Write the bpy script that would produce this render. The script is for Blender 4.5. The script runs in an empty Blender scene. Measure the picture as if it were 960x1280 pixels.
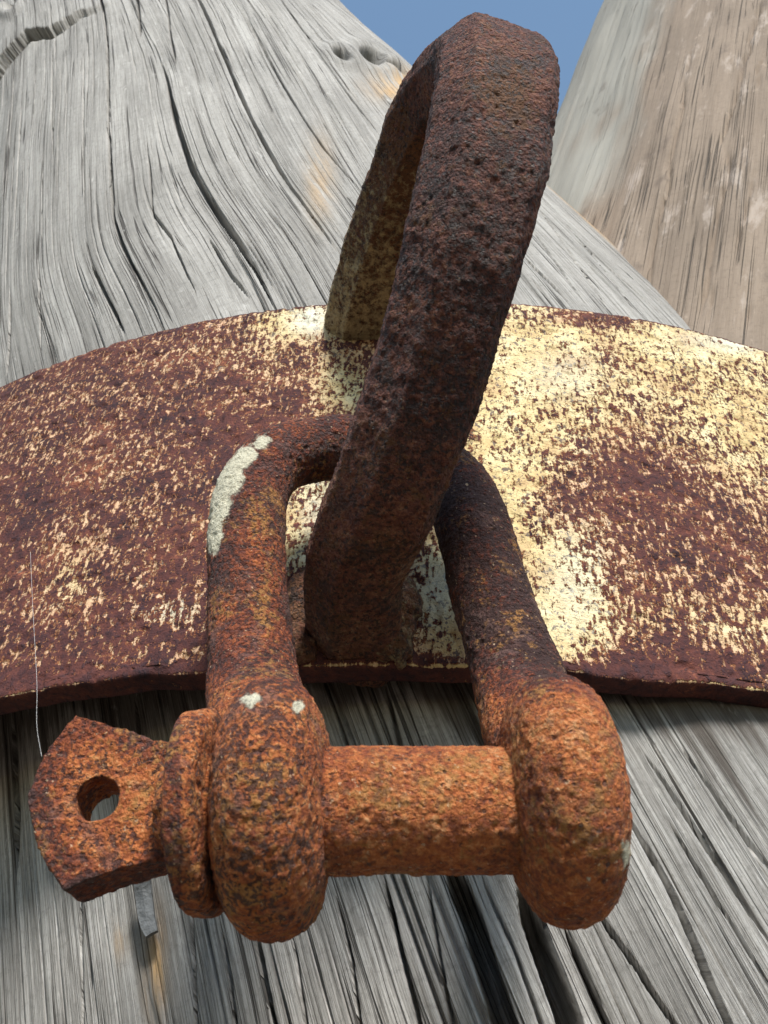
import bpy, bmesh, math, random
import numpy as np
from mathutils import Vector, Matrix, Euler

random.seed(7)
rng = np.random.default_rng(11)
S = bpy.context.scene
R = math.radians

# ------------------------------------------------------------------ camera, sky, sun, exposure
F = 1200.0                                   # focal length in photo pixels (960 x 1280)
PITCH = R(35)
CAM = np.array([0.0, 0.0, 1.7])
MR = np.array(Euler((R(90) + PITCH, 0, 0)).to_matrix())
cd = bpy.data.cameras.new("camera")
cam = bpy.data.objects.new("camera", cd)
S.collection.objects.link(cam)
cam.location = CAM
cam.rotation_euler = (R(90) + PITCH, 0, 0)
cd.sensor_fit = 'VERTICAL'; cd.sensor_height = 36.0
cd.lens = F * 36.0 / 1280.0
cd.clip_start = 0.01; cd.clip_end = 3000
cd.dof.use_dof = True; cd.dof.focus_distance = 0.36; cd.dof.aperture_fstop = 44
S.camera = cam

SUN = np.array([0.12, 0.90, 0.08])         # towards the sun, camera axes
SUN = SUN / np.linalg.norm(SUN)
sw = MR @ SUN
el = math.asin(sw[2]); az = math.atan2(sw[0], sw[1])
wd = bpy.data.worlds.new("World"); S.world = wd; wd.use_nodes = True
wn = wd.node_tree.nodes; wl = wd.node_tree.links
bg = wn['Background']
sky = wn.new('ShaderNodeTexSky'); sky.sky_type = 'NISHITA'; sky.sun_disc = False
sky.sun_elevation = el; sky.sun_rotation = az; sky.air_density = 2.1; sky.dust_density = 0.1; sky.ozone_density = 3.5
bg.inputs[1].default_value = 0.10
wl.new(sky.outputs[0], bg.inputs[0])
sd = bpy.data.lights.new("sun", 'SUN'); sd.energy = 4.4; sd.angle = R(14); sd.color = (1.0, 0.95, 0.87)
so = bpy.data.objects.new("sun", sd); S.collection.objects.link(so)
so.rotation_euler = Vector(sw).to_track_quat('Z', 'Y').to_euler(); so.location = (1, -1, 4)
S.view_settings.view_transform = 'Standard'; S.view_settings.look = 'None'
S.view_settings.exposure = 0.60; S.view_settings.gamma = 1

# ------------------------------------------------------------------ helpers
def W(X):                                    # camera axes -> world
    X = np.asarray(X, float)
    return X @ MR.T + CAM
def C(px, py, z):                            # photo pixel + depth -> camera axes
    return np.array([(px - 480) / F * z, -(py - 640) / F * z, -z])
def pix(X):                                  # camera axes -> photo pixel
    return 480 + F * X[..., 0] / -X[..., 2], 640 - F * X[..., 1] / -X[..., 2]
def unit(v):
    v = np.asarray(v, float); return v / np.linalg.norm(v)
def sstep(a, b, x):
    t = np.clip((x - a) / (b - a), 0, 1); return t * t * (3 - 2 * t)

def _hash(ix, iy, iz):
    h = (ix.astype(np.int64) * 374761393 + iy.astype(np.int64) * 668265263 + iz.astype(np.int64) * 2147483647) & 0xffffffff
    h = ((h ^ (h >> 13)) * 1274126177) & 0xffffffff
    h = (h ^ (h >> 16)) * 2246822519 & 0xffffffff
    return ((h ^ (h >> 15)) & 0xffffff) / float(0xffffff)
def vnoise(P):
    P = np.asarray(P, float); i = np.floor(P); f = P - i; i = i.astype(np.int64); f = f * f * (3 - 2 * f)
    r = 0
    for a in (0, 1):
        wa = f[..., 0] if a else 1 - f[..., 0]
        for b in (0, 1):
            wb = f[..., 1] if b else 1 - f[..., 1]
            for c in (0, 1):
                wc = f[..., 2] if c else 1 - f[..., 2]
                r = r + wa * wb * wc * _hash(i[..., 0] + a, i[..., 1] + b, i[..., 2] + c)
    return r                                 # 0..1
def fbm(P, octs=3, gain=.5):
    P = np.asarray(P, float); r = 0; a = 1; t = 0
    for k in range(octs):
        r = r + a * vnoise(P * 2.03 ** k + 17.3 * k); t += a; a *= gain
    return r / t

def mesh_np(name, V, Fq, uv=None, attrs=None, smooth=True):
    me = bpy.data.meshes.new(name)
    V = np.ascontiguousarray(V, np.float32); Fq = np.ascontiguousarray(Fq, np.int32)
    n = Fq.shape[1]
    me.vertices.add(len(V)); me.vertices.foreach_set('co', V.ravel())
    me.loops.add(Fq.size); me.loops.foreach_set('vertex_index', Fq.ravel())
    me.polygons.add(len(Fq)); me.polygons.foreach_set('loop_start', np.arange(0, Fq.size, n, dtype=np.int32))
    me.update(calc_edges=True)
    if uv is not None:
        u = me.uv_layers.new(name='grain'); u.uv.foreach_set('vector', np.ascontiguousarray(uv[Fq.ravel()], np.float32).ravel())
    for k, a in (attrs or {}).items():
        at = me.attributes.new(k, 'FLOAT', 'POINT'); at.data.foreach_set('value', np.ascontiguousarray(a, np.float32))
    me.polygons.foreach_set('use_smooth', np.full(len(Fq), smooth))
    me.validate(); me.update()
    return me
def gridF(nu, nv, closed_u=False):
    i = np.arange(nu if closed_u else nu - 1); j = np.arange(nv - 1)
    I, J = np.meshgrid(i, j, indexing='ij'); I2 = (I + 1) % nu
    return np.stack([I * nv + J, I2 * nv + J, I2 * nv + J + 1, I * nv + J + 1], -1).reshape(-1, 4)

def empty(name, loc, label=None, cat=None, group=None):
    o = bpy.data.objects.new(name, None); S.collection.objects.link(o)
    o.location = loc; o.empty_display_size = .02
    if label: o['label'] = label; o['category'] = cat
    if group: o['group'] = group
    return o
def put(name, me, mat, parent=None, label=None, cat=None, kind=None, origin=None):
    """me is in world coordinates minus the parent's (or own) origin"""
    o = bpy.data.objects.new(name, me); S.collection.objects.link(o)
    if parent is not None: o.parent = parent
    if origin is not None: o.location = origin
    if mat: me.materials.clear(); me.materials.append(mat)
    if label: o['label'] = label
    if cat: o['category'] = cat
    if kind: o['kind'] = kind
    return o

def arrays(me):
    V = np.empty(len(me.vertices) * 3, np.float32); me.vertices.foreach_get('co', V)
    N = np.empty(len(me.vertices) * 3, np.float32); me.vertices.foreach_get('normal', N)
    return V.reshape(-1, 3).astype(float), N.reshape(-1, 3).astype(float)
def remesh(meshes, voxel, smooth=2, cut=None):
    """union of closed shells (camera axes) -> one even skin"""
    bm = bmesh.new()
    for m in meshes:
        bm.from_mesh(m)
    tmp = bpy.data.meshes.new('tmp'); bmesh.ops.recalc_face_normals(bm, faces=bm.faces[:]); bm.to_mesh(tmp); bm.free()
    # work 100x larger: the voxel grid dislikes very small numbers
    tmp.transform(Matrix.Scale(100, 4))
    o = bpy.data.objects.new('tmp', tmp); S.collection.objects.link(o)
    r = o.modifiers.new('r', 'REMESH'); r.mode = 'VOXEL'; r.voxel_size = voxel * 100; r.adaptivity = 0
    s = o.modifiers.new('s', 'SMOOTH'); s.factor = .5; s.iterations = smooth
    dg = bpy.context.evaluated_depsgraph_get(); dg.update()
    ev = o.evaluated_get(dg); me = bpy.data.meshes.new_from_object(ev, depsgraph=dg)
    bpy.data.objects.remove(o)
    me.transform(Matrix.Scale(.01, 4)); me.update()
    return me
def spline(P, n):
    P = np.asarray(P, float); m = len(P)
    Q = np.vstack([2 * P[0] - P[1], P, 2 * P[-1] - P[-2]])
    out = []
    for t in np.linspace(0, m - 1 - 1e-9, n):
        i = int(t); f = t - i; a, b, c, d = Q[i:i + 4]
        out.append(.5 * (2 * b + (c - a) * f + (2 * a - 5 * b + 4 * c - d) * f * f + (3 * b - a - 3 * c + d) * f ** 3))
    return np.array(out)
def sweep(P, sec, up=None, name='sweep'):
    """closed tube through P; sec(i) -> (k,2) outline in (side, in-plane)"""
    n = len(P); T = np.gradient(P, axis=0); T /= np.linalg.norm(T, axis=1)[:, None]
    V = []; 
    A = None
    for i in range(n):
        if up is not None:
            a = up
        else:
            if A is None:
                a = np.cross(T[i], [0.3, .1, 1]); 
            else: a = A
        a = a - (a @ T[i]) * T[i]; a = unit(a); A = a
        b = np.cross(T[i], a)
        s = sec(i); V.append(P[i] + s[:, :1] * a + s[:, 1:] * b)
    k = len(V[0]); V = np.array(V)
    Fq = []
    for i in range(n - 1):
        for j in range(k):
            Fq.append((i * k + j, i * k + (j + 1) % k, (i + 1) * k + (j + 1) % k, (i + 1) * k + j))
    bm = bmesh.new(); vs = [bm.verts.new(v) for v in V.reshape(-1, 3)]
    for f in Fq: bm.faces.new([vs[q] for q in f])
    bm.faces.new(vs[:k][::-1]); bm.faces.new(vs[-k:])
    bmesh.ops.recalc_face_normals(bm, faces=bm.faces[:])
    me = bpy.data.meshes.new(name); bm.to_mesh(me); bm.free(); return me
def circ(r, k=28):
    t = np.linspace(0, 2 * np.pi, k, endpoint=False); return np.stack([np.cos(t) * r, np.sin(t) * r], 1)
def lathe_x(c, prof, ax, k=56):
    """closed lathe about the direction ax through c; prof: (offset along ax, radius)"""
    ax = unit(ax); e1 = unit(np.cross(ax, [0, .3, 1])); e2 = np.cross(ax, e1)
    bm = bmesh.new(); rings = []
    for x, r in prof:
        rings.append([bm.verts.new(c + ax * x + (math.cos(t) * e1 + math.sin(t) * e2) * max(r, 1e-5)) for t in np.linspace(0, 2 * math.pi, k, endpoint=False)])
    for A, B in zip(rings[:-1], rings[1:]):
        for j in range(k): bm.faces.new((A[j], A[(j + 1) % k], B[(j + 1) % k], B[j]))
    bm.faces.new(rings[0][::-1]); bm.faces.new(rings[-1])
    bmesh.ops.recalc_face_normals(bm, faces=bm.faces[:])
    me = bpy.data.meshes.new('lathe'); bm.to_mesh(me); bm.free(); return me

# ------------------------------------------------------------------ node helper
class NT:
    def __init__(s, name):
        s.m = bpy.data.materials.new(name); s.m.use_nodes = True; s.t = s.m.node_tree
        s.b = s.t.nodes['Principled BSDF']
    def new(s, ty, **kw):
        n = s.t.nodes.new(ty)
        for k, v in kw.items(): setattr(n, k, v)
        return n
    def lk(s, a, b): s.t.links.new(a, b)
    def coord(s, kind='Object'):
        if kind == 'UV':
            n = s.new('ShaderNodeUVMap'); n.uv_map = 'grain'; return n.outputs[0]
        return s.new('ShaderNodeTexCoord').outputs[kind]
    def mapv(s, v, sc, loc=(0, 0, 0)):
        n = s.new('ShaderNodeMapping'); n.inputs['Scale'].default_value = sc; n.inputs['Location'].default_value = loc
        s.lk(v, n.inputs[0]); return n.outputs[0]
    def noise(s, v, scale=1, det=4, rough=.55, dist=0):
        n = s.new('ShaderNodeTexNoise'); s.lk(v, n.inputs['Vector'])
        n.inputs['Scale'].default_value = scale; n.inputs['Detail'].default_value = det
        n.inputs['Roughness'].default_value = rough; n.inputs['Distortion'].default_value = dist
        return n.outputs['Fac']
    def voro(s, v, scale, feature='F1', rand=1):
        n = s.new('ShaderNodeTexVoronoi'); n.feature = feature; s.lk(v, n.inputs['Vector']); n.inputs['Scale'].default_value = scale
        n.inputs['Randomness'].default_value = rand
        return n.outputs['Distance']
    def attr(s, name):
        n = s.new('ShaderNodeAttribute'); n.attribute_name = name; return n.outputs['Fac']
    def ma(s, op, a, b=None, c=None, clamp=False):
        n = s.new('ShaderNodeMath', operation=op, use_clamp=clamp)
        for i, x in enumerate((a, b, c)):
            if x is None: continue
            if isinstance(x, (int, float)): n.inputs[i].default_value = x
            else: s.lk(x, n.inputs[i])
        return n.outputs[0]
    def step(s, x, a, b):                    # smooth 0..1
        n = s.new('ShaderNodeMapRange', interpolation_type='SMOOTHSTEP'); s.lk(x, n.inputs[0])
        n.inputs[1].default_value = a; n.inputs[2].default_value = b; return n.outputs[0]
    def ramp(s, x, stops, interp='LINEAR'):
        n = s.new('ShaderNodeValToRGB'); s.lk(x, n.inputs[0]); r = n.color_ramp; r.interpolation = interp
        while len(r.elements) < len(stops): r.elements.new(.5)
        for e, (p, c) in zip(r.elements, stops):
            e.position = p; e.color = (*c, 1)
        return n.outputs[0]
    def mix(s, f, a, b, blend='MIX'):
        n = s.new('ShaderNodeMix', data_type='RGBA', blend_type=blend)
        if isinstance(f, (int, float)): n.inputs[0].default_value = f
        else: s.lk(f, n.inputs[0])
        for i, x in ((6, a), (7, b)):
            if isinstance(x, tuple): n.inputs[i].default_value = (*x, 1)
            else: s.lk(x, n.inputs[i])
        return n.outputs[2]
    def bump(s, h, dist, strength=1, nrm=None):
        n = s.new('ShaderNodeBump'); n.inputs['Distance'].default_value = dist; n.inputs['Strength'].default_value = strength
        s.lk(h, n.inputs['Height'])
        if nrm is not None: s.lk(nrm, n.inputs['Normal'])
        return n.outputs[0]
    def done(s, col, rough, nrm=None, spec=.35):
        if isinstance(col, tuple): s.b.inputs['Base Color'].default_value = (*col, 1)
        else: s.lk(col, s.b.inputs['Base Color'])
        if isinstance(rough, (int, float)): s.b.inputs['Roughness'].default_value = rough
        else: s.lk(rough, s.b.inputs['Roughness'])
        s.b.inputs['Specular IOR Level'].default_value = spec
        if nrm is not None: s.lk(nrm, s.b.inputs['Normal'])
        return s.m

# ------------------------------------------------------------------ materials
def rust_mat(name, stops, pit_col, fleck_col, paint_col, bumpd=.0006, ochre=(.50, .27, .07), pit_amt=.5, mauve=(.16, .085, .075)):
    n = NT(name); v = n.coord('Object')
    big = n.noise(v, 45, 4, .6, .3)
    mid = n.noise(v, 420, 6, .72, .2)
    fine = n.noise(v, 900, 4, .7)
    x = n.ma('ADD', n.ma('MULTIPLY', big, .35), n.ma('ADD', n.ma('MULTIPLY', mid, .65), n.ma('MULTIPLY', fine, .25)))
    x = n.ma('ADD', x, n.ma('MULTIPLY', n.attr('tone'), .1))
    col = n.ramp(x, stops)
    oc = n.step(n.ma('ADD', n.ma('ADD', n.ma('MULTIPLY', n.noise(v, 70, 3, .6), .45), n.ma('MULTIPLY', n.noise(n.mapv(v, (1, 1, 1), (3, 3, 1)), 420, 5, .7), .55)), n.ma('MULTIPLY', n.attr('ochre'), .17)), .54, .63)
    col = n.mix(n.ma('MULTIPLY', oc, .8), col, ochre)
    mv_ = n.step(n.noise(n.mapv(v, (1, 1, 1), (8, 1, 3)), 95, 5, .7), .52, .64)
    col = n.mix(n.ma('MULTIPLY', mv_, n.ma('SUBTRACT', .6, n.ma('MULTIPLY', n.attr('clean'), .4))), col, mauve)
    pn = n.noise(n.mapv(v, (1, 1, 1), (1, 7, 2)), 700, 3, .6)
    pw = n.noise(n.mapv(v, (1, 1, 1), (1, 2, 2)), 60, 3, .6)
    pit = n.step(n.ma('ADD', pn, n.ma('MULTIPLY', n.ma('SUBTRACT', pw, .5), .35)), .55, .60)
    scab = n.step(n.ma('ADD', n.noise(v, 340, 6, .72, .3), n.ma('MULTIPLY', n.ma('SUBTRACT', pw, .5), .25)), .57, .63)
    pitall = n.ma('MULTIPLY', n.ma('MAXIMUM', pit, scab), n.ma('SUBTRACT', pit_amt, n.ma('MULTIPLY', n.attr('clean'), .40)))
    col = n.mix(pitall, col, pit_col)
    dots = n.step(n.voro(n.mapv(v, (1, 1, 1), (2, 3, 1)), 370), .27, .17)
    dots = n.ma('MULTIPLY', dots, n.step(n.noise(n.mapv(v, (1, 1, 1), (6, 3, 1)), 210, 3, .6), .50, .56))
    col = n.mix(n.ma('MULTIPLY', dots, .75), col, pit_col)
    pitall = n.ma('MAXIMUM', pitall, dots)
    fl = n.step(n.noise(n.mapv(v, (1, 1, 1), (4, 2, 7)), 750, 2, .5), .68, .73)
    col = n.mix(n.ma('MULTIPLY', fl, .55), col, fleck_col)
    pa = n.step(n.ma('ADD', n.attr('paint'), n.ma('MULTIPLY', n.ma('SUBTRACT', n.noise(v, 260, 6, .75), .5), 1.0)), .40, .58)
    pcol = n.mix(n.noise(v, 90, 4), paint_col, tuple(c * .72 for c in paint_col))
    col = n.mix(pa, col, pcol)
    h = n.ma('ADD', n.ma('MULTIPLY', mid, .9), n.ma('ADD', n.ma('MULTIPLY', fine, .7), n.ma('MULTIPLY', pitall, -.35)))
    h = n.ma('ADD', h, n.ma('MULTIPLY', n.voro(n.mapv(v, (1, 1, 1), (1, 1, 4)), 900), -.45))
    h = n.ma('MULTIPLY', h, n.ma('SUBTRACT', 1, n.ma('MULTIPLY', pa, .7)))
    h = n.ma('ADD', h, n.ma('MULTIPLY', pa, .6))
    h = n.ma('ADD', h, n.ma('MULTIPLY', n.noise(v, 2200, 2, .6), .25))
    return n.done(col, n.ma('SUBTRACT', .82, n.ma('MULTIPLY', pitall, .25)), n.bump(h, bumpd * 3.6), .45)

M_shackle = rust_mat('shackle_rust',
    [(.51, (.040, .012, .010)), (.59, (.135, .030, .016)), (.68, (.32, .078, .024)), (.78, (.54, .165, .042)), (.89, (.68, .34, .15))],
    (.055, .020, .017), (.75, .55, .36), (.60, .57, .44), .0007, ochre=(.42, .20, .055), pit_amt=.85)
M_ring = rust_mat('eye_rust',
    [(.50, (.030, .012, .013)), (.59, (.090, .030, .026)), (.67, (.19, .062, .042)), (.78, (.30, .13, .07)), (.86, (.42, .25, .15))],
    (.018, .009, .011), (.42, .26, .16), (.50, .39, .22), .0010, ochre=(.17, .075, .028), pit_amt=.75, mauve=(.055, .035, .035))

def band_mat():
    n = NT('band_paint_and_rust'); v = n.coord('UV')
    vv = n.mapv(v, (1, 1, 1))
    big = n.noise(vv, 30, 5, .6); mid = n.noise(vv, 200, 6, .65, .3); fine = n.noise(vv, 950, 3, .6)
    x = n.ma('ADD', n.ma('MULTIPLY', big, .5), n.ma('ADD', n.ma('MULTIPLY', mid, .5), n.ma('MULTIPLY', fine, .15)))
    rust = n.ramp(x, [(.42, (.018, .009, .014)), (.54, (.060, .019, .019)), (.64, (.10, .030, .023)), (.74, (.26, .085, .042)), (.85, (.42, .17, .09))])
    sc = n.step(n.noise(n.mapv(v, (1, 1, 1), (3, 5, 0)), 340, 4, .6), .55, .63)
    rust = n.mix(n.ma('MULTIPLY', sc, .6), rust, (.030, .016, .024))
    # brushed paint that flaked off in small scales
    st = n.noise(n.mapv(v, (1.0, .26, 1)), 560, 4, .62, .2)
    cl = n.noise(v, 60, 6, .62, .2)
    fk = n.noise(n.mapv(v, (1, .75, 1), (9, 0, 0)), 290, 5, .66, .3)
    val = n.ma('ADD', n.ma('MULTIPLY', st, .9), n.ma('ADD', n.ma('MULTIPLY', cl, .45), n.ma('ADD', n.ma('MULTIPLY', fk, .95), n.ma('MULTIPLY', n.noise(n.mapv(v, (1, .8, 1), (2, 2, 0)), 620, 3, .6), .55))))
    val = n.ma('SUBTRACT', n.ma('ADD', val, n.ma('MULTIPLY', n.attr('cover'), .22)), .945)
    under = n.step(n.ma('ADD', val, n.ma('MULTIPLY', n.ma('SUBTRACT', n.noise(v, 800, 4, .7), .5), .35)), .42, .50)           # pinkish undercoat
    paint = n.step(val, .50, .53)
    pc = n.ramp(n.noise(v, 45, 6, .65), [(.3, (.42, .26, .13)), (.46, (.58, .43, .20)), (.60, (.70, .58, .32)), (.75, (.76, .70, .50))])
    pc = n.mix(n.ma('MULTIPLY', n.step(n.attr('cover'), .55, -.35), .8), pc, (.62, .37, .24))
    pc = n.mix(n.ma('MULTIPLY', n.step(n.noise(v, 700, 3, .7), .56, .66), .35), pc, (.50, .30, .15))
    spk = n.ma('MAXIMUM', n.step(n.noise(n.mapv(v, (1, 1, 1), (5, 5, 0)), 560, 3, .6), .59, .64), n.step(n.noise(n.mapv(v, (1, .8, 1), (1, 5, 0)), 270, 5, .6), .585, .615))
    pc = n.mix(n.ma('MULTIPLY', spk, .85), pc, (.065, .040, .045))
    pc = n.mix(n.attr('white'), pc, (.68, .67, .56))
    col = n.mix(n.ma('MULTIPLY', under, .85), rust, n.ramp(n.noise(v, 120, 5, .7), [(.35, (.30, .085, .035)), (.55, (.46, .19, .07)), (.7, (.50, .31, .13))])); col = n.mix(paint, col, pc)
    h = n.ma('ADD', n.ma('MULTIPLY', mid, .5), n.ma('MULTIPLY', fine, .35))
    h = n.ma('ADD', h, n.ma('MULTIPLY', n.step(val, .44, .58), .55)); h = n.ma('ADD', h, n.ma('MULTIPLY', sc, -.2))
    h = n.ma('ADD', h, n.ma('MULTIPLY', n.noise(v, 2400, 2, .6), .12))
    rough = n.ma('SUBTRACT', .88, n.ma('MULTIPLY', paint, .25))
    return n.done(col, rough, n.bump(h, .0016), .35)
M_band = band_mat()

def wood_mat(name, lo, midc, hi, warm, brown=0):
    n = NT(name); v = n.coord('UV')
    wob = n.new('ShaderNodeTexNoise'); n.lk(n.mapv(v, (14, 9, 1)), wob.inputs['Vector']); wob.inputs['Detail'].default_value = 3; wob.inputs['Scale'].default_value = 1
    mv = n.new('ShaderNodeVectorMath', operation='SCALE'); mv.inputs[3].default_value = .0022
    n.lk(wob.outputs['Color'], mv.inputs[0])
    ad = n.new('ShaderNodeVectorMath', operation='ADD'); n.lk(v, ad.inputs[0]); n.lk(mv.outputs[0], ad.inputs[1]); g = ad.outputs[0]
    fib = n.noise(n.mapv(g, (2300, 40, 1)), 1, 5, .75)
    str_ = n.noise(n.mapv(g, (620, 6, 1)), 1, 5, .7)
    wide = n.noise(n.mapv(g, (70, 3.5, 1)), 1, 4, .6)
    patch = n.noise(n.mapv(v, (16, 9, 1)), 1, 6, .65)
    x = n.ma('ADD', n.ma('MULTIPLY', fib, .42), n.ma('ADD', n.ma('MULTIPLY', str_, .34), n.ma('MULTIPLY', wide, .24)))
    col = n.ramp(x, [(.41, lo), (.49, midc), (.58, hi)])
    col = n.mix(n.ma('MULTIPLY', n.attr('smooth'), .5), col, n.mix(wide, tuple(c * .82 for c in midc), tuple(c * 1.12 for c in midc)))
    col = n.mix(n.ma('MULTIPLY', n.step(patch, .42, .66), .45), col, tuple(c * .62 for c in midc))
    # hairline drying checks
    chk = n.noise(n.mapv(g, (300, 1.8, 1), (7, 3, 0)), 1, 2, .5)
    line = n.step(n.ma('ABSOLUTE', n.ma('SUBTRACT', chk, .5)), .016, .004)
    keep = n.step(n.noise(n.mapv(v, (90, 6, 1), (1, 1, 1)), 1, 3), .44, .52)
    line = n.ma('MULTIPLY', line, keep)
    col = n.mix(n.ma('MULTIPLY', line, .8), col, (.035, .030, .027))
    shade_m = n.step(n.ma('ADD', n.attr('shade_stain'), n.ma('MULTIPLY', n.ma('SUBTRACT', n.noise(n.mapv(g, (150, 5, 1), (4, 4, 0)), 1, 5, .7), .5), 2.2)), .35, .75)  # painted shade below the band, broken into streaks, plus the left-hand stain
    col = n.mix(n.ma('MULTIPLY', shade_m, .72), col, (.060, .045, .036))
    wm = n.ma('MULTIPLY', n.attr('stain'), n.step(n.noise(n.mapv(g, (140, 12, 1)), 1, 5, .7), .34, .58))
    col = n.mix(wm, col, warm)
    gr = n.noise(v, 260, 6, .75); col = n.mix(n.ma('MULTIPLY', n.step(gr, .50, .66), .30), col, lo)
    fl = n.step(n.noise(n.mapv(v, (130, 40, 1), (3, 8, 0)), 1, 6, .7), .60, .72)
    col = n.mix(n.ma('MULTIPLY', fl, .45), col, tuple(min(1, c * 1.25 + .03) for c in hi))
    if brown:
        pl = n.step(n.noise(n.mapv(v, (40, 11, 1), (2, 0, 0)), 1, 6, .7, .3), .55, .66)
        col = n.mix(n.ma('MULTIPLY', pl, .5), col, (.44, .38, .34))
        col = n.mix(n.attr('grey'), col, n.mix(wide, (.22, .22, .20), (.36, .36, .33)))
        vd = n.step(n.noise(n.mapv(v, (22, 14, 1), (5, 1, 0)), 1, 5, .6), .60, .70)
        col = n.mix(n.ma('MULTIPLY', vd, .5), col, (.09, .07, .06))
    h = n.ma('ADD', n.ma('MULTIPLY', fib, .35), n.ma('ADD', n.ma('MULTIPLY', str_, .38), n.ma('MULTIPLY', line, -1.3)))
    h = n.ma('MULTIPLY', h, n.ma('SUBTRACT', 1, n.ma('MULTIPLY', n.attr('smooth'), .5)))
    return n.done(col, .85, n.bump(h, .0022), .25)
M_wood = wood_mat('weathered_grey_wood', (.085, .080, .074), (.30, .290, .276), (.53, .520, .505), (.50, .31, .13))
M_wood2 = wood_mat('weathered_brown_wood', (.11, .08, .06), (.235, .185, .145), (.34, .275, .22), (.40, .28, .15), 1)

def plain(name, col, rough=.8, bump=0):
    n = NT(name); v = n.coord('Object'); k = n.noise(v, 350, 4, .6)
    c = n.ramp(k, [(.3, tuple(x * .6 for x in col)), (.7, col)])
    return n.done(c, rough, n.bump(k, bump) if bump else None)
M_sand = plain('sand', (.11, .085, .06), .95)
M_chip = plain('dark_splinter_wood', (.17, .18, .19), .8, .001)
M_thread = plain('spider_silk', (.75, .75, .75), .4)

# ------------------------------------------------------------------ setting: ground
def ground():
    n = 60; g = np.linspace(-1, 1, n); g = np.sign(g) * np.abs(g) ** 3 * 1500
    X, Y = np.meshgrid(g, g, indexing='ij'); Z = (fbm(np.stack([X / 3, Y / 3, X * 0], -1), 3) - .5) * .15
    me = mesh_np('ground', np.stack([X, Y, Z], -1).reshape(-1, 3), gridF(n, n))
    put('ground', me, M_sand, kind='structure')
ground()

# ------------------------------------------------------------------ geometry of the big pile (a slightly tapering log)
LA = np.array([-5.12087361, 10.9480746, -10.59491091]) * 1.0
LU = unit([0.32654189, -0.70756368, 0.62667698]); LH = 0.02325105
LN = unit(np.array([0, 0, 1.]) - LU[2] * LU); LT = -np.cross(LU, LN)
def log_hit(px, py):                         # photo pixel -> (theta, distance from the apex) on the log
    d = C(px, py, 1.0); du = d @ LU; Au = LA @ LU; c2 = math.cos(LH) ** 2
    a = du * du - c2 * (d @ d); b = -2 * (du * Au - c2 * (d @ LA)); c = Au * Au - c2 * (LA @ LA)
    disc = max(b * b - 4 * a * c, 0); best = 9
    for t in ((-b - disc ** .5) / (2 * a), (-b + disc ** .5) / (2 * a)):
        if t > 0 and t * du - Au > 0: best = min(best, t)
    if LSB > 0:                              # follow the stronger taper of the upper length
        t = best; bg_ = (9, best)
        for k in range(60):
            q = t * d - LA; s = q @ LU; g = np.linalg.norm(q - s * LU) - log_r(s)
            if g < bg_[0]: bg_ = (g, t)
            if g < 1e-5: break
            t += max(g * .9, 1e-4) if g < .2 else .02
            if g > bg_[0] + .01: break
        best = bg_[1]
    X = best * d; q = X - LA; s = q @ LU
    return math.atan2(q @ LT, q @ LN), s, best
LSB = 0.; LST = 1.                           # set below: band top and top of the view
def log_r(s):
    return s * math.tan(LH) - .024 * np.clip((LSB - s) / (LSB - LST), 0, 1.4) ** 1.3
def log_pt(th, s):
    r = log_r(s)
    return LA + s[..., None] * LU + r[..., None] * (np.cos(th)[..., None] * LN + np.sin(th)[..., None] * LT)
def log_nrm(th):
    return np.cos(th)[..., None] * LN + np.sin(th)[..., None] * LT
RL = log_hit(480, 600)[1] * math.tan(LH)
_a = log_hit(480, 372)[1]; _b = log_hit(150, 0)[1]; LSB, LST = _a, _b
TH_SIL = log_hit(870, 402)[0]

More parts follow.
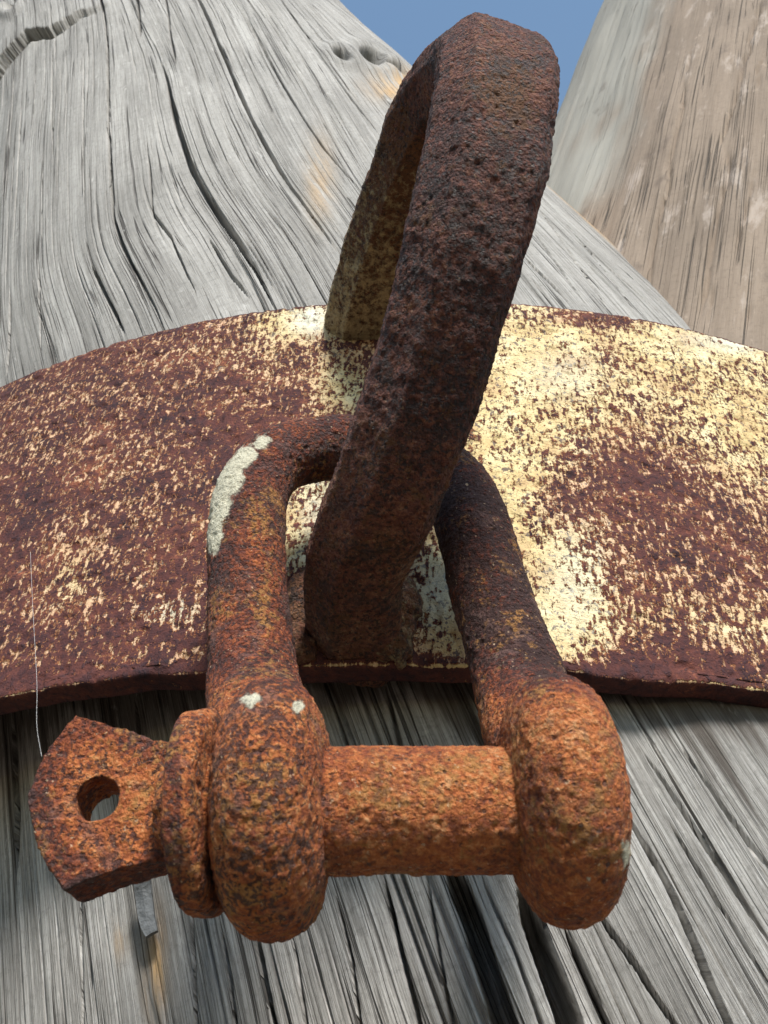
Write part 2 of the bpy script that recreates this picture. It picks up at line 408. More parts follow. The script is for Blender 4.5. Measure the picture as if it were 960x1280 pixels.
def build_log():
    s_top = log_hit(100, 0)[1] - .10; s_bot = max(log_hit(x, 1280)[1] for x in (0, 300, 960)) + .06
    th0 = min(log_hit(0, y)[0] for y in (0, 400, 900, 1280)) - .10
    th1 = max(TH_SIL, log_hit(960, 1280)[0]) + .12
    nt, ns = 2000, 350
    zt = np.linspace(0, 1, ns)
    # rows a little closer together where the log is near
    dT = log_hit(300, 0)[2]; dB = log_hit(300, 1280)[2]
    w = 1 / np.interp(zt, [0, 1], [dB, dT]); cum = np.cumsum(1 / w); cum = (cum - cum[0]) / (cum[-1] - cum[0])
    s = s_bot + (s_top - s_bot) * cum
    th = np.linspace(th0, th1, nt)
    TH, SS = np.meshgrid(th, s, indexing='ij')
    # grain guides (photo polylines laid on the log)
    guides = {
     'a': [(128, 0), (135, 60), (136, 150), (141, 250), (145, 300), (175, 345), (202, 402), (215, 430)],
     'b': [(205, 80), (215, 130), (228, 180), (250, 235), (285, 285), (315, 325), (340, 378)],
     'c': [(250, 0), (280, 70), (310, 140), (350, 215), (385, 260), (422, 312)],
     'd': [(330, 0), (372, 60), (415, 130), (450, 195), (500, 270)],
    }
    def ts(poly):
        q = np.array([log_hit(x, y)[:2] for x, y in poly]); q = q[np.argsort(q[:, 1])]; return q[:, 1], q[:, 0]
    rows_th = []; rows_dl = []
    for k in 'abcd':
        S_, T_ = ts(guides[k]); base = T_[0] if k != 'z' else 0
        ti = np.interp(s, S_, T_); rows_th.append(ti); rows_dl.append(ti - T_[0])
    # below the band the fibres run straight: fade the warp
    fade = 1.0
    DL = np.zeros_like(TH)
    for j in range(ns):
        xs = [th0 - .3] + [r[j] for r in rows_th] + [th1 - .2]
        ys = [0] + [r[j] for r in rows_dl] + [0]
        o = np.argsort(xs)
        DL[:, j] = np.interp(th, np.array(xs)[o], np.array(ys)[o])
    U = TH - DL
    kk = np.hanning(41); kk /= kk.sum()
    sm = lambda a: np.convolve(np.pad(a, 20, mode='edge'), kk, 'valid')
    DL = np.stack([sm(DL[i]) for i in range(nt)]); U = TH - DL
    disp = (fbm(np.stack([U * RL * 14, SS * 3.0, U * 0], -1), 3) - .5) * .007
    up_ = sstep(LSB + .10, LSB - .02, SS)
    disp += (fbm(np.stack([U * RL * 110, SS * 5.0, U * 0 + 5], -1), 3) - .5) * .0007 * (1 - .5 * up_)
    disp += (vnoise(np.stack([U * RL * 520, SS * 9.0, U * 0 + 9], -1)) - .5) * .0007 * (1 - .6 * up_)
    def crack(poly, wmm, dep, space='T', wav=.00028):
        nonlocal disp
        S_, T_ = ts(poly)
        tc = sm(np.interp(s, S_, T_)) if len(S_) > 4 else np.interp(s, S_, T_)
        tc = tc + (fbm(np.stack([s * 60, s * 0, s * 0 + T_[0] * 50], -1), 3) - .5) * wav * 4 / RL
        L = S_[-1] - S_[0]
        k = np.clip(np.minimum(s - S_[0], S_[-1] - s) / (L * .22 + 1e-6), 0, 1)
        edge = (s > S_[0]) & (s < S_[-1]); k = np.where(edge, k ** .6, 0)
        hi = poly[0][1] < 5 or poly[-1][1] > 1275
        if poly[0][1] < 5: k = np.where(s < S_[0] + .2 * L, 1.0, k)
        if poly[-1][1] > 1275: k = np.where(s > S_[-1] - .3 * L, 1.0, k)
        ww = (wmm / 1000) * (k + .001) * (.75 + .5 * vnoise(np.stack([s * 35, s * 0 + 3, s * 0 + T_[0] * 9], -1)))
        dist = np.abs(TH - tc[None, :]) * RL
        pr = np.clip(1 - (dist / (ww[None, :] + 1e-7)) ** 2, 0, 1) ** .4
        disp = np.minimum(disp, disp - dep / 1000 * pr * k[None, :])
        # soft shoulders where the fibres shrank apart
        disp = disp - .0002 * np.exp(-(dist / (ww[None, :] * 2.6 + 1e-6)) ** 2) * k[None, :]
    big = [(guides['c'], 1.5, 9), (guides['b'], 2.0, 12), (guides['a'], 1.2, 7),
     ([(116, 335), (135, 375), (158, 420)], 1.3, 7), ([(310, 20), (345, 90), (380, 150), (420, 205), (458, 244)], .8, 5),
     ([(350, 0), (395, 60), (430, 110), (474, 168)], .9, 6), ([(185, 180), (192, 270), (215, 300), (247, 372)], .7, 4),
     ([(262, 300), (290, 345), (312, 372)], .7, 4), ([(172, 0), (176, 46)], 1.2, 6), ([(208, 0), (213, 40), (221, 84)], .9, 5),
     ([(66, 60), (66, 140), (70, 210)], .6, 3), ([(28, 130), (24, 220), (18, 300)], .7, 4), ([(50, 330), (50, 440)], .6, 3), ([(105, 60), (106, 200), (108, 260)], .6, 3),
     ([(12, 360), (10, 430), (6, 470)], 1.0, 5),
     ([(656, 326), (709, 379)], 1.6, 9), ([(664, 289), (731, 384)], .8, 5), ([(672, 262), (757, 386)], .7, 4), ([(700, 275), (790, 388)], .6, 4), ([(716, 300), (828, 400)], .8, 5),
     ([(760, 325), (850, 405)], .5, 3),
     ([(556, 1070), (590, 1150), (632, 1290)], 3.4, 30), ([(650, 1110), (667, 1150), (716, 1290)], 3.2, 30),
     ([(705, 1155), (730, 1210), (764, 1290)], 1.0, 8), ([(742, 1130), (800, 1215), (852, 1290)], .7, 6),
     ([(780, 1010), (835, 1105), (915, 1290)], 1.1, 16), ([(805, 940), (860, 1020), (965, 1180)], .8, 6),
     ([(850, 930), (905, 1010), (980, 1110)], .6, 5), ([(840, 1030), (900, 1130), (975, 1250)], .6, 5), ([(480, 1095), (500, 1190), (526, 1290)], .9, 8),
     ([(530, 1080), (545, 1170), (566, 1290)], .5, 5), ([(280, 1165), (290, 1230), (298, 1290)], .6, 5), ([(322, 1165), (332, 1220), (347, 1290)], 1.1, 9),
     ([(15, 900), (20, 1010), (20, 1095)], 1.3, 9), ([(368, 1170), (385, 1290)], .5, 4), ([(420, 1120), (440, 1200), (452, 1290)], .6, 5),
     ([(600, 1090), (640, 1180), (680, 1290)], .5, 4), ([(590, 860), (640, 930), (662, 1000)], .9, 8), ([(480, 850), (500, 930), (520, 1010)], .9, 7),
     ([(170, 880), (176, 940), (180, 1010)], 1.2, 8), ([(240, 1100), (246, 1290)], .5, 4), ([(100, 1120), (102, 1290)], .5, 4)]
    for p, w_, d_ in big: crack(p, w_, d_)
    # lots of short fine drying checks that follow the fibres
    nf = 420
    uu = rng.uniform(th0, th1, nf); ss = rng.uniform(0, 1, nf) * (s.max() - s.min()) + s.min()
    for i in range(nf):
        L = rng.uniform(.04, .30)
        low_ = ss[i] > LSB + .12
        if low_: L = rng.uniform(.12, .45)
        m = (s > ss[i]) & (s < ss[i] + L)
        if m.sum() < 3: continue
        jj = np.where(m)[0]; ww = rng.uniform(.35, .6) / 1000; dp = rng.uniform(.8, 2.6) / 1000 * (1.5 if low_ else .8)
        k = np.clip(np.minimum(s[jj] - ss[i], ss[i] + L - s[jj]) / (L * .3), 0, 1)
        uc = uu[i] + (fbm(np.stack([s[jj] * 30, s[jj] * 0 + i, s[jj] * 0], -1), 2) - .5) * (.0012 if low_ else .003)
        # candidate columns only
        dist = np.abs(U[:, jj] - uc[None, :]) * RL
        pr = np.clip(1 - (dist / (ww * (k[None, :] + .01))) ** 2, 0, 1) ** .7
        disp[:, jj] -= dp * pr * k[None, :]
    # lip of an old outer layer at the upper left
    lip = [(-60, 140), (0, 95), (20, 68), (38, 47), (66, 43), (95, 22), (135, 6), (180, -30), (300, -90)]
    q = np.array([log_hit(x, y)[:2] for x, y in lip]); q = q[np.argsort(q[:, 0])]
    sc = np.interp(th, q[:, 0], q[:, 1]) + (fbm(np.stack([th * 45, th * 0, th * 0], -1), 3) - .5) * .010
    dd = sc[:, None] - SS                    # >0 above the lip
    thk = np.interp(th, [log_hit(0, 90)[0], log_hit(70, 43)[0], log_hit(150, 5)[0]], [.009, .006, .0])
    disp += thk[:, None] * sstep(-.001, .003, dd) - (thk[:, None] * .8) * np.exp(-((dd + .004) / .005) ** 2)
    # knots
    stain = np.zeros_like(disp)
    PX, PY = pix(log_pt(TH, SS))
    for kx, ky, rx, ry, dp in ((466, 72, 17, 8, .034), (426, 70, 11, 5, .014), (20, 12, 6, 9, .01), (496, 88, 16, 4, .012)):
        g = ((PX - kx) * .85 + (PY - ky) * .5) / rx, ((PY - ky) * .85 - (PX - kx) * .5) / ry
        rr = np.sqrt(g[0] ** 2 + g[1] ** 2)
        disp -= dp * sstep(1.15, .55, rr); disp += .0035 * np.exp(-((rr - 1.7) / .7) ** 2)
    for kx, ky, rx, ry, w_ in ((510, 108, 40, 16, 1.0), (400, 225, 16, 45, .5), (490, 115, 20, 10, .8), (212, 240, 8, 25, .0), (195, 1210, 14, 60, .8), (610, 150, 20, 10, .6), (150, 1180, 10, 20, .5)):
        stain = np.maximum(stain, w_ * np.exp(-(((PX - kx) / rx) ** 2 + ((PY - ky) / ry) ** 2)))
    stain = np.maximum(stain, sstep(TH_SIL - .10, TH_SIL - .015, TH) * np.where(SS > log_hit(660, 230)[1] - .05, 1, .15))
    # band shade painted into the fibres as streaks, and a few long real stains
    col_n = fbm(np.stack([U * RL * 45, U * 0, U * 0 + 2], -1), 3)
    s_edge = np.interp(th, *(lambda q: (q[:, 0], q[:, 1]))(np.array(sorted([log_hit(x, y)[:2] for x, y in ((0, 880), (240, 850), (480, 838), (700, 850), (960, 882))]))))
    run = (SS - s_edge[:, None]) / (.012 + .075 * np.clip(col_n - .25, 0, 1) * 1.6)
    shade_stain = np.clip(1.0 - run, -.6, 1) * (run > -1.5) + (run <= -1.5) * -.6
    shade_stain = np.maximum(shade_stain, (.55 * np.exp(-((PX - 12) / 22) ** 2) - .1) * (PY > 870) - .5 * (PY <= 870))
    # rough torn streak below the wing
    tr = np.exp(-(((PX - 196) / 14) ** 2)) * sstep(1135, 1165, PY) * (fbm(np.stack([U * RL * 300, SS * 40, U * 0], -1), 3) - .35)
    disp -= .006 * tr
    X = log_pt(TH, SS) + log_nrm(TH) * disp[..., None]
    uv = np.stack([U * RL, SS], -1).reshape(-1, 2)
    origin = W(log_pt(np.array([0.]), np.array([s_bot]))[0])
    origin = W(LA + LU * s_bot)
    root = empty('timber_pile', origin, 'grey weathered timber pile with long drying cracks passing behind the rusty band', 'timber pile', )
    me = mesh_np('pile_front', W(X).reshape(-1, 3) - origin, gridF(nt, ns), uv, {'shade_stain': shade_stain.ravel(), 'stain': stain.ravel(), 'smooth': up_.ravel()})
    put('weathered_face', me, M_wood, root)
    # the rest of the log: far side and the lengths above and below the view
    def rest(tA, tB, sA, sB, n1, n2, nm):
        t = np.linspace(tA, tB, n1); q = np.linspace(sA, sB, n2); T, Q = np.meshgrid(t, q, indexing='ij')
        dsp = (fbm(np.stack([T * RL * 14, Q * 3.0, T * 0], -1), 3) - .5) * .010 - .0015
        Y = log_pt(T, Q) + log_nrm(T) * dsp[..., None]
        m = mesh_np(nm, W(Y).reshape(-1, 3) - origin, gridF(n1, n2), np.stack([T * RL, Q], -1).reshape(-1, 2), {'stain': np.zeros(T.size)})
        put(nm, m, M_wood, root)
    # the far side and both ends
    rest(th1 - .004, th0 + 2 * math.pi + .004, s_top, s_bot, 160, 120, 'rear_face')
    rest(0, 2 * math.pi, s_top - 1.6, s_top + .004, 240, 120, 'upper_length')
    # down to the ground
    down = 0
    while (W(LA + LU * (s_bot + down)))[2] > -.3 and down < 6: down += .05
    rest(0, 2 * math.pi, s_bot - .004, s_bot + down, 240, 120, 'lower_length')
    # loose dark splinter
    d0 = log_hit(180, 1130)[2]
    P = spline([C(176, 1092, d0 - .004), C(180, 1120, d0 - .006), C(184, 1150, d0 - .010), C(190, 1168, d0 - .013)], 14)
    def sec(i):
        w_ = .0031 * (1 - .3 * (i / 13) ** 3) ; h_ = .0011
        return np.array([(-w_, -h_), (w_ * .9, -h_ * 1.2), (w_, h_ * .6), (.1 * w_, h_ * 1.3), (-w_ * .9, h_)])
    m = sweep(P, sec, np.array([1., 0, .2])); V, N = arrays(m)
    V += N * ((fbm(V * 500, 2) - .5) * .0003)[:, None]
    m.vertices.foreach_set('co', (W(V) - origin).astype(np.float32).ravel())
    put('splinter', m, M_chip, root)
    return root
build_log()

# ------------------------------------------------------------------ the second pile, farther back on the right
def build_log2():
    z0 = 1.25; f0 = C(715, 105, z0)          # a point on its left outline
    ax = unit([1045 - 480, 640 + 763, -F]); r0 = .30
    nv = unit(np.cross(ax, f0)); nv = nv if nv[0] < 0 else -nv      # outline normal, pointing left
    P0 = f0 - nv * r0
    e1 = unit(np.array([0, 0, 1.]) - ax[2] * ax); e2 = np.cross(ax, e1)
    if e2[0] < 0: pass
    def hit(px, py):
        d = C(px, py, 1.); dp = d - (d @ ax) * ax; pp = P0 - (P0 @ ax) * ax
        a = dp @ dp; b = -2 * dp @ pp; c = pp @ pp - r0 * r0; t = (-b - math.sqrt(max(b * b - 4 * a * c, 0))) / (2 * a)
        q = t * d - P0; return math.atan2(q @ e2, q @ e1), q @ ax
    nt, ns = 900, 400
    ts_ = [hit(x, y)[0] for x in (700, 960) for y in (0, 430)]
    th = np.linspace(-math.pi, math.pi, nt); sl = np.linspace(-2.6, 2.2, ns)
    hs = [hit(x, y)[1] for x, y in ((760, 0), (960, 0), (700, 400), (960, 430))]
    sl = np.concatenate([np.linspace(min(hs) - 1.6, min(hs) - .08, 60), np.linspace(min(hs) - .07, max(hs) + .07, 280), np.linspace(max(hs) + .08, max(hs) + 1.0, 60)])
    T, Q = np.meshgrid(th, sl, indexing='ij')
    disp = (fbm(np.stack([T * r0 * 9, Q * 2.5, T * 0 + 3], -1), 3) - .5) * .020
    disp += (fbm(np.stack([T * r0 * 120, Q * 5, T * 0 + 8], -1), 3) - .5) * .002
    for poly, w_, dp in (([(860, 105), (845, 180), (815, 310), (800, 380)], 2.0, 10), ([(955, 0), (930, 90), (900, 190)], 1.8, 9), ([(958, 60), (945, 130)], 1.4, 6),
                         ([(912, 180), (905, 240), (885, 330), (872, 400)], 2.2, 10), ([(945, 210), (930, 280), (918, 330)], 1.6, 8), ([(866, 60), (858, 110)], 1.4, 6),
                         ([(790, 270), (775, 320)], 1.2, 6), ([(940, 330), (935, 420)], 1.4, 7), ([(900, 330), (885, 410)], 1.2, 6)):
        q = np.array([hit(x, y) for x, y in poly]); q = q[np.argsort(q[:, 1])]
        tc = np.interp(sl, q[:, 1], q[:, 0]) + (fbm(np.stack([sl * 25, sl * 0, sl * 0 + w_], -1), 3) - .5) * .03
        k = np.clip(np.minimum(sl - q[0, 1], q[-1, 1] - sl) / .03, 0, 1)
        dist = np.abs(T - tc[None, :]) * r0
        disp -= .7 * dp / 1000 * np.exp(-(dist / (.6 * w_ / 1000)) ** 2) * k[None, :]
    X = P0 + Q[..., None] * ax + (r0 + disp)[..., None] * (np.cos(T)[..., None] * e1 + np.sin(T)[..., None] * e2)
    px, py = pix(P0 + Q[..., None] * ax + r0 * (np.cos(T)[..., None] * e1 + np.sin(T)[..., None] * e2))
    edge = 792 - .50 * (py - 105)            # where the bark-brown skin begins
    grey = sstep(30, -30, px - edge + (fbm(np.stack([T * 9, Q * 9, T * 0], -1), 3) - .5) * 130) * .8
    o = W(P0 + sl[0] * ax)
    root = empty('timber_pile', o, 'brown stained timber pile leaning behind, at the upper right against the sky', 'timber pile')
    me = mesh_np('pile', W(X).reshape(-1, 3) - o, gridF(nt, len(sl)), np.stack([T * r0, Q], -1).reshape(-1, 2), {'stain': np.zeros(T.size), 'grey': grey.ravel(), 'smooth': np.full(T.size, 1.35)})
    put('trunk', me, M_wood2, root)
build_log2()

# ------------------------------------------------------------------ the steel band
BA = np.array([0.03175948, 0.70675007, -0.70675007]); BP = np.array([0.04492636, 0., -1.14577384]); BR = 0.5375235
BS1, BS2 = -0.3800, -0.6135
BN = unit(np.array([0, 0, 1.]) - BA[2] * BA); BT = np.cross(BA, BN)
if BT[0] < 0: BT = -BT
def band_hit(px, py):
    d = C(px, py, 1.); dp = d - (d @ BA) * BA; pp = BP - (BP @ BA) * BA
    a = dp @ dp; b = -2 * dp @ pp; c = pp @ pp - BR * BR; t = (-b - math.sqrt(max(b * b - 4 * a * c, 0))) / (2 * a)
    X = t * d; q = X - BP; return math.atan2(q @ BT, q @ BN), q @ BA, t
BORG = W(BP + BA * BS2 + BN * BR)
def band_p(th, s, r):
    return BP + s[..., None] * BA + r[..., None] * (np.cos(th)[..., None] * BN + np.sin(th)[..., None] * BT)

def build_band():
    root = empty('steel_band', BORG, 'curved rusty steel band with flaking cream paint bent around the grey pile', 'steel band')
    tv = max(abs(band_hit(0, 600)[0]), abs(band_hit(960, 600)[0])) + .05
    thick = .0095
    nt = 820
    th = np.concatenate([np.linspace(-1.35, -tv - .004, 60), np.linspace(-tv, tv, nt), np.linspace(tv + .004, 1.35, 60)])
    # profile (s, r): inner top -> rounded top -> outer face -> sharp lower arris -> underside -> inner
    H = BS1 - BS2
    prof = [(BS1, BR - thick), (BS1, BR - .006)]
    for a in np.linspace(0, 90, 7)[1:]: prof.append((BS1 - .0045 * (1 - math.cos(R(a))), BR - .0045 + .0045 * math.sin(R(a)) - .0003))
    for s_ in np.linspace(BS1 - .006, BS2 + .0016, 330): prof.append((s_, BR))
    prof += [(BS2 + .0006, BR - .0003), (BS2, BR - .0012)]
    for r_ in np.linspace(BR - .002, BR - thick, 9): prof.append((BS2, r_))
    for s_ in np.linspace(BS2 + .01, BS1 - .01, 12): prof.append((s_, BR - thick))
    prof = np.array(prof)
    T, I = np.meshgrid(th, np.arange(len(prof)), indexing='ij')
    s_ = prof[I, 0]; r_ = prof[I, 1]
    outer = (I >= 7) & (I < 7 + 332)
    u = T * BR
    low = np.exp(-((s_ - BS2) / .004) ** 2)
    X0 = band_p(T, s_, r_)
    PX, PY = pix(X0)
    cover = -.50 + .72 * sstep(480, 600, PX)
    blobs = [(395, 400, 60, 26, 1.3), (330, 402, 60, 22, .55), (435, 480, 40, 45, .9), (250, 432, 100, 34, .42), (350, 450, 60, 30, .3), (60, 560, 90, 34, .28),
             (110, 500, 110, 34, .30), (100, 690, 52, 60, .45), (80, 735, 40, 35, .4), (220, 768, 46, 22, .55), (160, 620, 60, 30, .2), (390, 650, 60, 130, 1.1), (180, 560, 60, 40, .22),
             (250, 660, 60, 90, .15), (10, 770, 60, 30, .1), (245, 830, 20, 10, .4), (300, 500, 60, 22, .20),
             (660, 430, 80, 45, .5), (720, 470, 70, 60, .35), (620, 520, 60, 80, .35), (700, 750, 55, 70, .75), (610, 660, 60, 60, .5), (560, 740, 60, 80, .8), (900, 425, 120, 26, .7),
             (860, 500, 110, 60, .25), (920, 810, 50, 30, .35), (650, 600, 50, 30, .3), (760, 560, 50, 20, .1), (935, 530, 50, 60, .25), (655, 820, 50, 22, .2), (690, 800, 50, 30, .5),
             (790, 590, 70, 45, -.75), (860, 655, 110, 50, -.55), (745, 396, 70, 12, -.8), (760, 440, 26, 30, -.4), (870, 820, 130, 30, -.7), (780, 845, 120, 16, -.6), (700, 625, 40, 26, -.5),
             (920, 720, 90, 50, -.45), (780, 720, 50, 50, -.35), (800, 500, 50, 40, -.2), (870, 840, 120, 30, -.4), (715, 840, 130, 10, -.4),
             (120, 410, 200, 18, -.5), (250, 385, 70, 12, -.7), (200, 520, 140, 24, -.15), (180, 850, 200, 14, -.6), (30, 650, 60, 60, -.2), (330, 560, 60, 50, -.4)]
    for cx, cy, rx, ry, w_ in blobs:
        cover = cover + w_ * np.exp(-(((PX - cx) / rx) ** 2 + ((PY - cy) / ry) ** 2))
    cover = np.where(outer, cover, -.55)
    cover = cover - .8 * low + 1.6 * np.exp(-((s_ - BS2 - .0006) / .0009) ** 2) * (r_ > BR - .001)
    white = np.zeros_like(cover)
    for cx, cy, rx, ry, w_ in ((390, 398, 26, 20, .9), (705, 470, 50, 30, .35), (720, 730, 40, 70, .45), (930, 425, 70, 14, .8), (395, 640, 20, 60, .5), (550, 730, 30, 40, .5), (215, 765, 40, 14, .5)):
        white = np.maximum(white, w_ * np.exp(-(((PX - cx) / rx) ** 2 + ((PY - cy) / ry) ** 2)))
    disp = (fbm(np.stack([u * 9, s_ * 9, u * 0], -1), 3) - .5) * .0018
    disp += (fbm(np.stack([u * 260, s_ * 170, u * 0 + 2], -1), 3) - .5) * .0011
    pits = fbm(np.stack([u * 210, s_ * 150, u * 0 + 7], -1), 2)
    disp -= sstep(.60, .75, pits) * .0008
    # the lower arris is eaten away unevenly
    s2 = s_ + np.where(np.abs(s_ - BS2) < .004, (fbm(np.stack([u * 55, u * 0, u * 0 + 4], -1), 4) - .5) * .0035, 0)
    X = band_p(T, s2, r_ + np.where(r_ > BR - .009, disp, 0))
    vcoord = s_ + (BR - r_)
    me = mesh_np('band', W(X).reshape(-1, 3) - BORG, gridF(len(th), len(prof)), np.stack([u, vcoord], -1).reshape(-1, 2), {'cover': cover.ravel(), 'white': white.ravel()})
    put('band_plate', me, M_band, root)
    return root
BAND = build_band()

def finish(me, origin, mat_attrs, amp=.0006, sc=260, big=.0012):
    """pit and swell an evenly meshed skin (camera axes), add attributes, move to world"""
    V, N = arrays(me)
    px, py = pix(V)
    d = (fbm(V * 45, 3) - .5) * big + (fbm(V * sc, 3, .6) - .5) * amp * 2
    d -= sstep(.62, .78, fbm(V * sc * 1.2 + 5, 2)) * amp * .9
    d += sstep(.66, .8, vnoise(V * sc * 1.9 + 11)) * amp * .6
    at = mat_attrs(V, N, px, py)
    d = d + at.pop('d', 0)
    V2 = V + N * d[:, None]
    me.vertices.foreach_set('co', (W(V2) - origin).astype(np.float32).ravel())
    for k, a in at.items():
        x = me.attributes.new(k, 'FLOAT', 'POINT'); x.data.foreach_set('value', a.astype(np.float32))
    me.polygons.foreach_set('use_smooth', np.full(len(me.polygons), True)); me.update()
    return me
def blob(px, py, L):
    r = np.zeros_like(px)
    for cx, cy, rx, ry, ang, w_ in L:
        c, s = math.cos(R(ang)), math.sin(R(ang)); x = px - cx; y = py - cy
        r = np.maximum(r, w_ * np.exp(-(((x * c + y * s) / rx) ** 2 + ((-x * s + y * c) / ry) ** 2)))
    return r

# the welded eye: a heavy bent bar standing on the band
BB = unit([.954, -.216, -.175])
def build_eye():
    ctr = [(434, 822, .356), (440, 775, .342), (444, 700, .325), (486, 600, .309), (533, 470, .301), (573, 320, .299), (601, 200, .305), (615, 105, .320),
           (604, 84, .352), (562, 115, .385), (518, 195, .415), (482, 290, .445), (456, 380, .474), (446, 440, .500)]
    wid = [.033, .033, .0325, .033, .034, .0355, .0385, .0395, .037, .034, .033, .033, .034, .036]
    thk = [.024, .027, .030, .031, .030, .030, .030, .031, .031, .030, .029, .028, .028, .032]
    n = 90
    P = spline([C(*c) for c in ctr], n)
    ww = np.interp(np.linspace(0, len(wid) - 1, n), range(len(wid)), wid); tt = np.interp(np.linspace(0, len(thk) - 1, n), range(len(thk)), thk)
    def sec(i):
        a = ww[i] / 2; b = tt[i] / 2; c = .0095; e = .0045
        return np.array([(-a, b - c * 1.2), (-a + c, b), (a - e, b), (a, b - e), (a, -b + e), (a - e, -b), (-a + c, -b), (-a, -b + c * 1.2)])
    bar = sweep(P, sec, BB)
    # recalc and skin
    me = remesh([bar], .00075, 3)
    def attrs(V, N, px, py):
        z = -V[:, 2]
        back = sstep(.37, .41, z)
        paint = back * (.40 + .16 * sstep(160, 440, py)) * 1.0
        paint = np.maximum(paint, blob(px, py, [(628, 55, 34, 22, 20, .36), (682, 110, 12, 60, 0, .22), (640, 100, 30, 50, 0, .22)]))
        ochre = np.clip(sstep(480, 760, py) * .25 + back * .9 + blob(px, py, [(640, 110, 40, 50, 0, .8)]), 0, 1)
        foot = sstep(640, 800, py) * (z < .37)
        return {'paint': paint, 'ochre': ochre, 'tone': .9 * sstep(480, 720, py) + .4 * back + .5 * blob(px, py, [(635, 80, 55, 60, 0, 1)]), 'd': (fbm(V * 150 + 3, 3) - .5) * .0012 + (fbm(V * 22 + 8, 2) - .5) * .003}
    finish(me, BORG, attrs, .00042, 520, .0016)
    put('welded_eye', me, M_ring, BAND)
    # weld beads round the two feet
    def bead(poly, rad, paintv, nm, mat):
        Q = []
        for x, y in poly:
            th, s, t = band_hit(x, y); Q.append(band_p(np.array(th), np.array(s), np.array(BR + .001)))
        Q = spline(Q, 60)
        m = sweep(Q, lambda i: circ(rad * (1 + .12 * math.sin(i * .9) + .2 * math.sin(i * .23)), 14))
        m = remesh([m], .0008, 16)
        def at(V, N, px, py):
            return {'paint': np.full(len(px), paintv), 'ochre': np.full(len(px), .4), 'tone': np.full(len(px), 1.3), 'd': (fbm(V * 120, 2) - .5) * .002}
        finish(m, BORG, at, .0008, 300, .002)
        put(nm, m, mat, BAND)
    bead([(482, 826), (497, 800), (503, 770), (498, 738), (470, 715)], .0062, .42, 'weld_bead', M_ring)
    bead([(372, 832), (368, 800), (376, 760), (395, 720), (420, 700)], .0060, .12, 'weld_bead', M_ring)
build_eye()

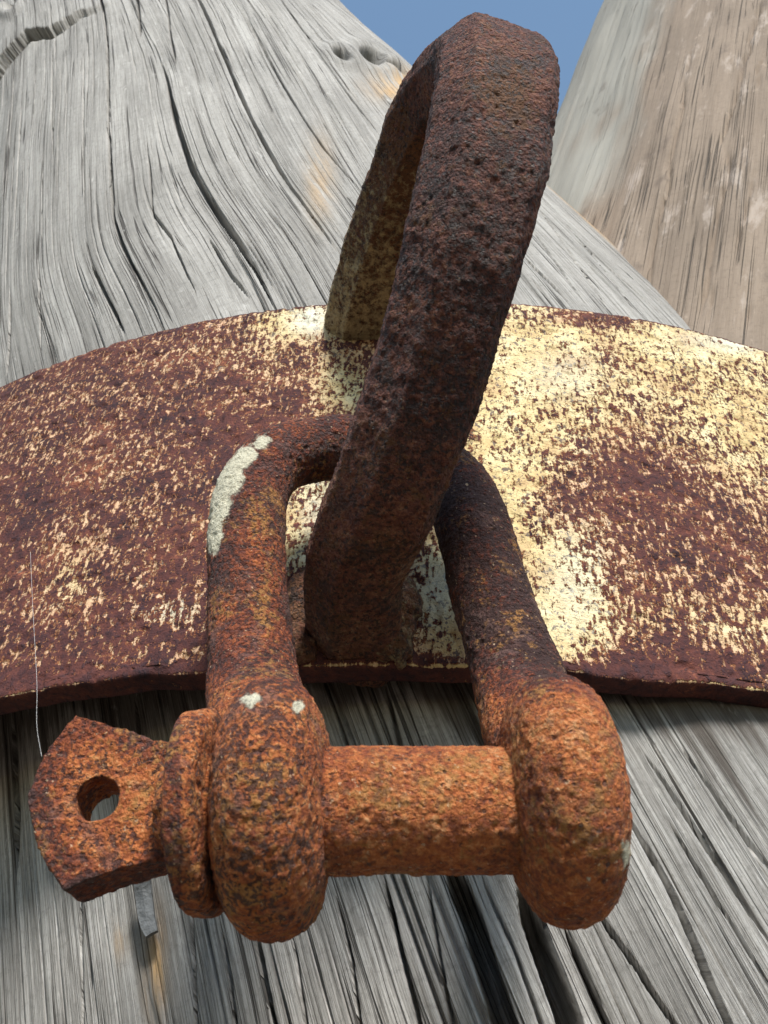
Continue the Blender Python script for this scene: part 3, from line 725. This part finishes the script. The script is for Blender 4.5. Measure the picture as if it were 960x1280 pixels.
# ------------------------------------------------------------------ shackle
def build_shackle():
    o = W(C(530, 1008, .221))
    root = empty('shackle', o, 'heavy orange rusted shackle hooked through the dark welded eye', 'shackle')
    path = [(338, 985, .225, .0125), (330, 930, .250, .0145), (320, 875, .278, .0140), (314, 800, .298, .0132), (309, 720, .314, .0131), (309, 662, .327, .0130), (318, 610, .342, .0128),
            (350, 573, .356, .0125), (405, 561, .366, .0122), (465, 561, .368, .0122), (525, 576, .362, .0124), (568, 608, .350, .0127), (592, 660, .334, .0130), (611, 730, .316, .0131),
            (632, 800, .300, .0134), (653, 868, .282, .0142), (678, 925, .255, .0150), (700, 985, .228, .0125)]
    n = 130; Q = spline([list(C(a, b, c)) + [r] for a, b, c, r in path], n)
    body = sweep(Q[:, :3], lambda i: circ(Q[i, 3], 32))
    ex = unit([1, 0.0, 0.02])
    prof = [(.0131 * math.copysign(abs(math.cos(t)) ** .82, -math.cos(t)), max(.0290 * math.sin(t) ** .72, .003)) for t in np.linspace(.03, math.pi - .03, 25)]
    cL = np.array([-.0252, -.0675, -.2215]); cR = np.array([.0408, -.0665, -.2240])
    eL = lathe_x(cL, prof, unit([1, .05, .03]))
    eR = lathe_x(cR, [(x, r * .98) for x, r in prof], unit([1, .03, -.05]))
    me = remesh([body, eL, eR], .00060, 14)
    def attrs(V, N, px, py):
        paint = blob(px, py, [(268, 668, 13, 34, 5, .95), (272, 630, 20, 34, 12, 1.0), (286, 598, 22, 30, 30, 1.0), (305, 572, 18, 26, 45, .95), (328, 553, 12, 20, 60, .8),
                              (314, 875, 17, 13, 0, .9), (372, 884, 11, 12, 40, .85), (738, 893, 22, 8, -10, .33), (516, 1100, 3, 3, 0, .5), (736, 1098, 7, 7, 0, .75), (345, 905, 60, 40, 0, .12)])
        paint = np.maximum(paint, .62 * np.exp(-((px - 783) / 14) ** 2 - ((py - 1065) / 45) ** 2))
        ochre = blob(px, py, [(325, 640, 22, 36, 0, .9), (333, 740, 16, 60, 0, .6), (345, 980, 80, 130, 0, .35), (700, 1040, 90, 110, 0, .3), (320, 1130, 60, 40, 0, .3)])
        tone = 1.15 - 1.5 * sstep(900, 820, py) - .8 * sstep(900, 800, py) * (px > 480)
        return {'paint': paint * .9, 'ochre': ochre, 'tone': tone, 'clean': sstep(600, 660, px) * sstep(820, 900, py), 'd': (fbm(V * 90 + 3, 2) - .5) * .0008}
    finish(me, o, attrs, .00042, 430, .0014)
    put('shackle_bow', me, M_shackle, root)
    # pin with its collar and pierced wing
    x0 = -.0455; pinc = lambda x: np.array([x, -.0688, -.2215 - (x + .0245) * .02])
    pr = [(x0 + .000, .006), (x0 + .002, .0142), (.05, .0142), (.052, .0130), (.052, .004)]
    pin = lathe_x(np.array([0, -.0688, -.2220]), pr, [1, 0, -.02])
    col = lathe_x(np.array([-.0416, -.0690, -.2213]), [(-.0034, .004), (-.0034, .0210), (-.0026, .0228), (.0026, .0230), (.0038, .0212), (.0040, .019), (.0040, .004)], unit([1, .10, .06]))
    nr = unit([-.05, .58, .81]); p0 = C(120, 998, .226)
    def on(px_, py_, off=0):
        d = C(px_, py_, 1.); t = (p0 @ nr) / (d @ nr); return t * d + nr * off
    outline = [(94, 893), (125, 902), (155, 911), (190, 922), (232, 932), (262, 960), (262, 1030), (238, 1060), (205, 1072), (150, 1085), (110, 1098), (80, 1112),
               (62, 1086), (47, 1060), (39, 1028), (35, 998), (44, 965), (58, 935)]
    bm = bmesh.new(); th_ = .0135
    A = [bm.verts.new(on(x, y)) for x, y in outline]; B = [bm.verts.new(on(x, y, -th_)) for x, y in outline]
    bm.faces.new(A); bm.faces.new(B[::-1])
    for i in range(len(A)):
        j = (i + 1) % len(A); bm.faces.new((A[j], A[i], B[i], B[j]))
    bmesh.ops.recalc_face_normals(bm, faces=bm.faces[:])
    wing = bpy.data.meshes.new('wing'); bm.to_mesh(wing); bm.free()
    hole = lathe_x(on(121, 998), [(-.03, .0053), (.03, .0053)], nr, 40)
    for m in (wing, hole): m.transform(Matrix.Scale(100, 4))
    ow = bpy.data.objects.new('t1', wing); oh = bpy.data.objects.new('t2', hole)
    S.collection.objects.link(ow); S.collection.objects.link(oh)
    bo = ow.modifiers.new('b', 'BOOLEAN'); bo.operation = 'DIFFERENCE'; bo.object = oh; bo.solver = 'EXACT'
    dg = bpy.context.evaluated_depsgraph_get(); dg.update()
    w2 = bpy.data.meshes.new_from_object(ow.evaluated_get(dg), depsgraph=dg); w2.transform(Matrix.Scale(.01, 4))
    bpy.data.objects.remove(ow); bpy.data.objects.remove(oh)
    def at(V, N, px, py):
        return {'paint': blob(px, py, [(128, 1068, 10, 8, 0, .5)]) * .8, 'ochre': blob(px, py, [(190, 960, 30, 60, 0, .5), (520, 1010, 120, 60, 0, .45)]), 'tone': 1.2 - 1.5 * sstep(45, 95, np.hypot(px - 140, (py - 1005) * .9)) * (px < 226), 'clean': sstep(400, 430, px), 'd': (fbm(V * 100 + 9, 2) - .5) * .0010}
    pp = empty('shackle_pin', (0, 0, 0)); pp.parent = root
    m = remesh([pin], .00060, 3); finish(m, o, at, .00038, 420, .0012); po = put('pin', m, M_shackle, root)
    bpy.data.objects.remove(pp)
    m = remesh([col], .00055, 2); finish(m, o, at, .0003, 380, .0004); put('collar', m, M_shackle, po)
    stub = lathe_x(np.array([0, -.0690, -.2225]), [(x0 - .007, .003), (x0 - .006, .0085), (x0 - .001, .0115), (x0 + .003, .0142), (x0 + .004, .0142)], [1, 0, 0])
    m = remesh([w2, stub], .00055, 2); finish(m, o, at, .0004, 330, .0008); put('pierced_wing', m, M_shackle, po)
build_shackle()

# ------------------------------------------------------------------ spider threads
def thread(pts, r, name, mat=M_thread):
    P = spline([C(*p) for p in pts], 24); return sweep(P, lambda i: circ(r, 5))
m = thread([(38, 690, .36), (41, 760, .34), (46, 850, .30), (46, 905, .26), (52, 945, .232)], .00004, 't'); o_ = W(C(45, 700, .335))
m.transform(Matrix.Translation((0, 0, 0))); V, _ = arrays(m); m.vertices.foreach_set('co', (W(V) - o_).astype(np.float32).ravel())
put('spider_thread', m, M_thread, label='thin pale spider thread hanging straight down to the wing of the shackle pin', cat='spider thread', origin=o_)
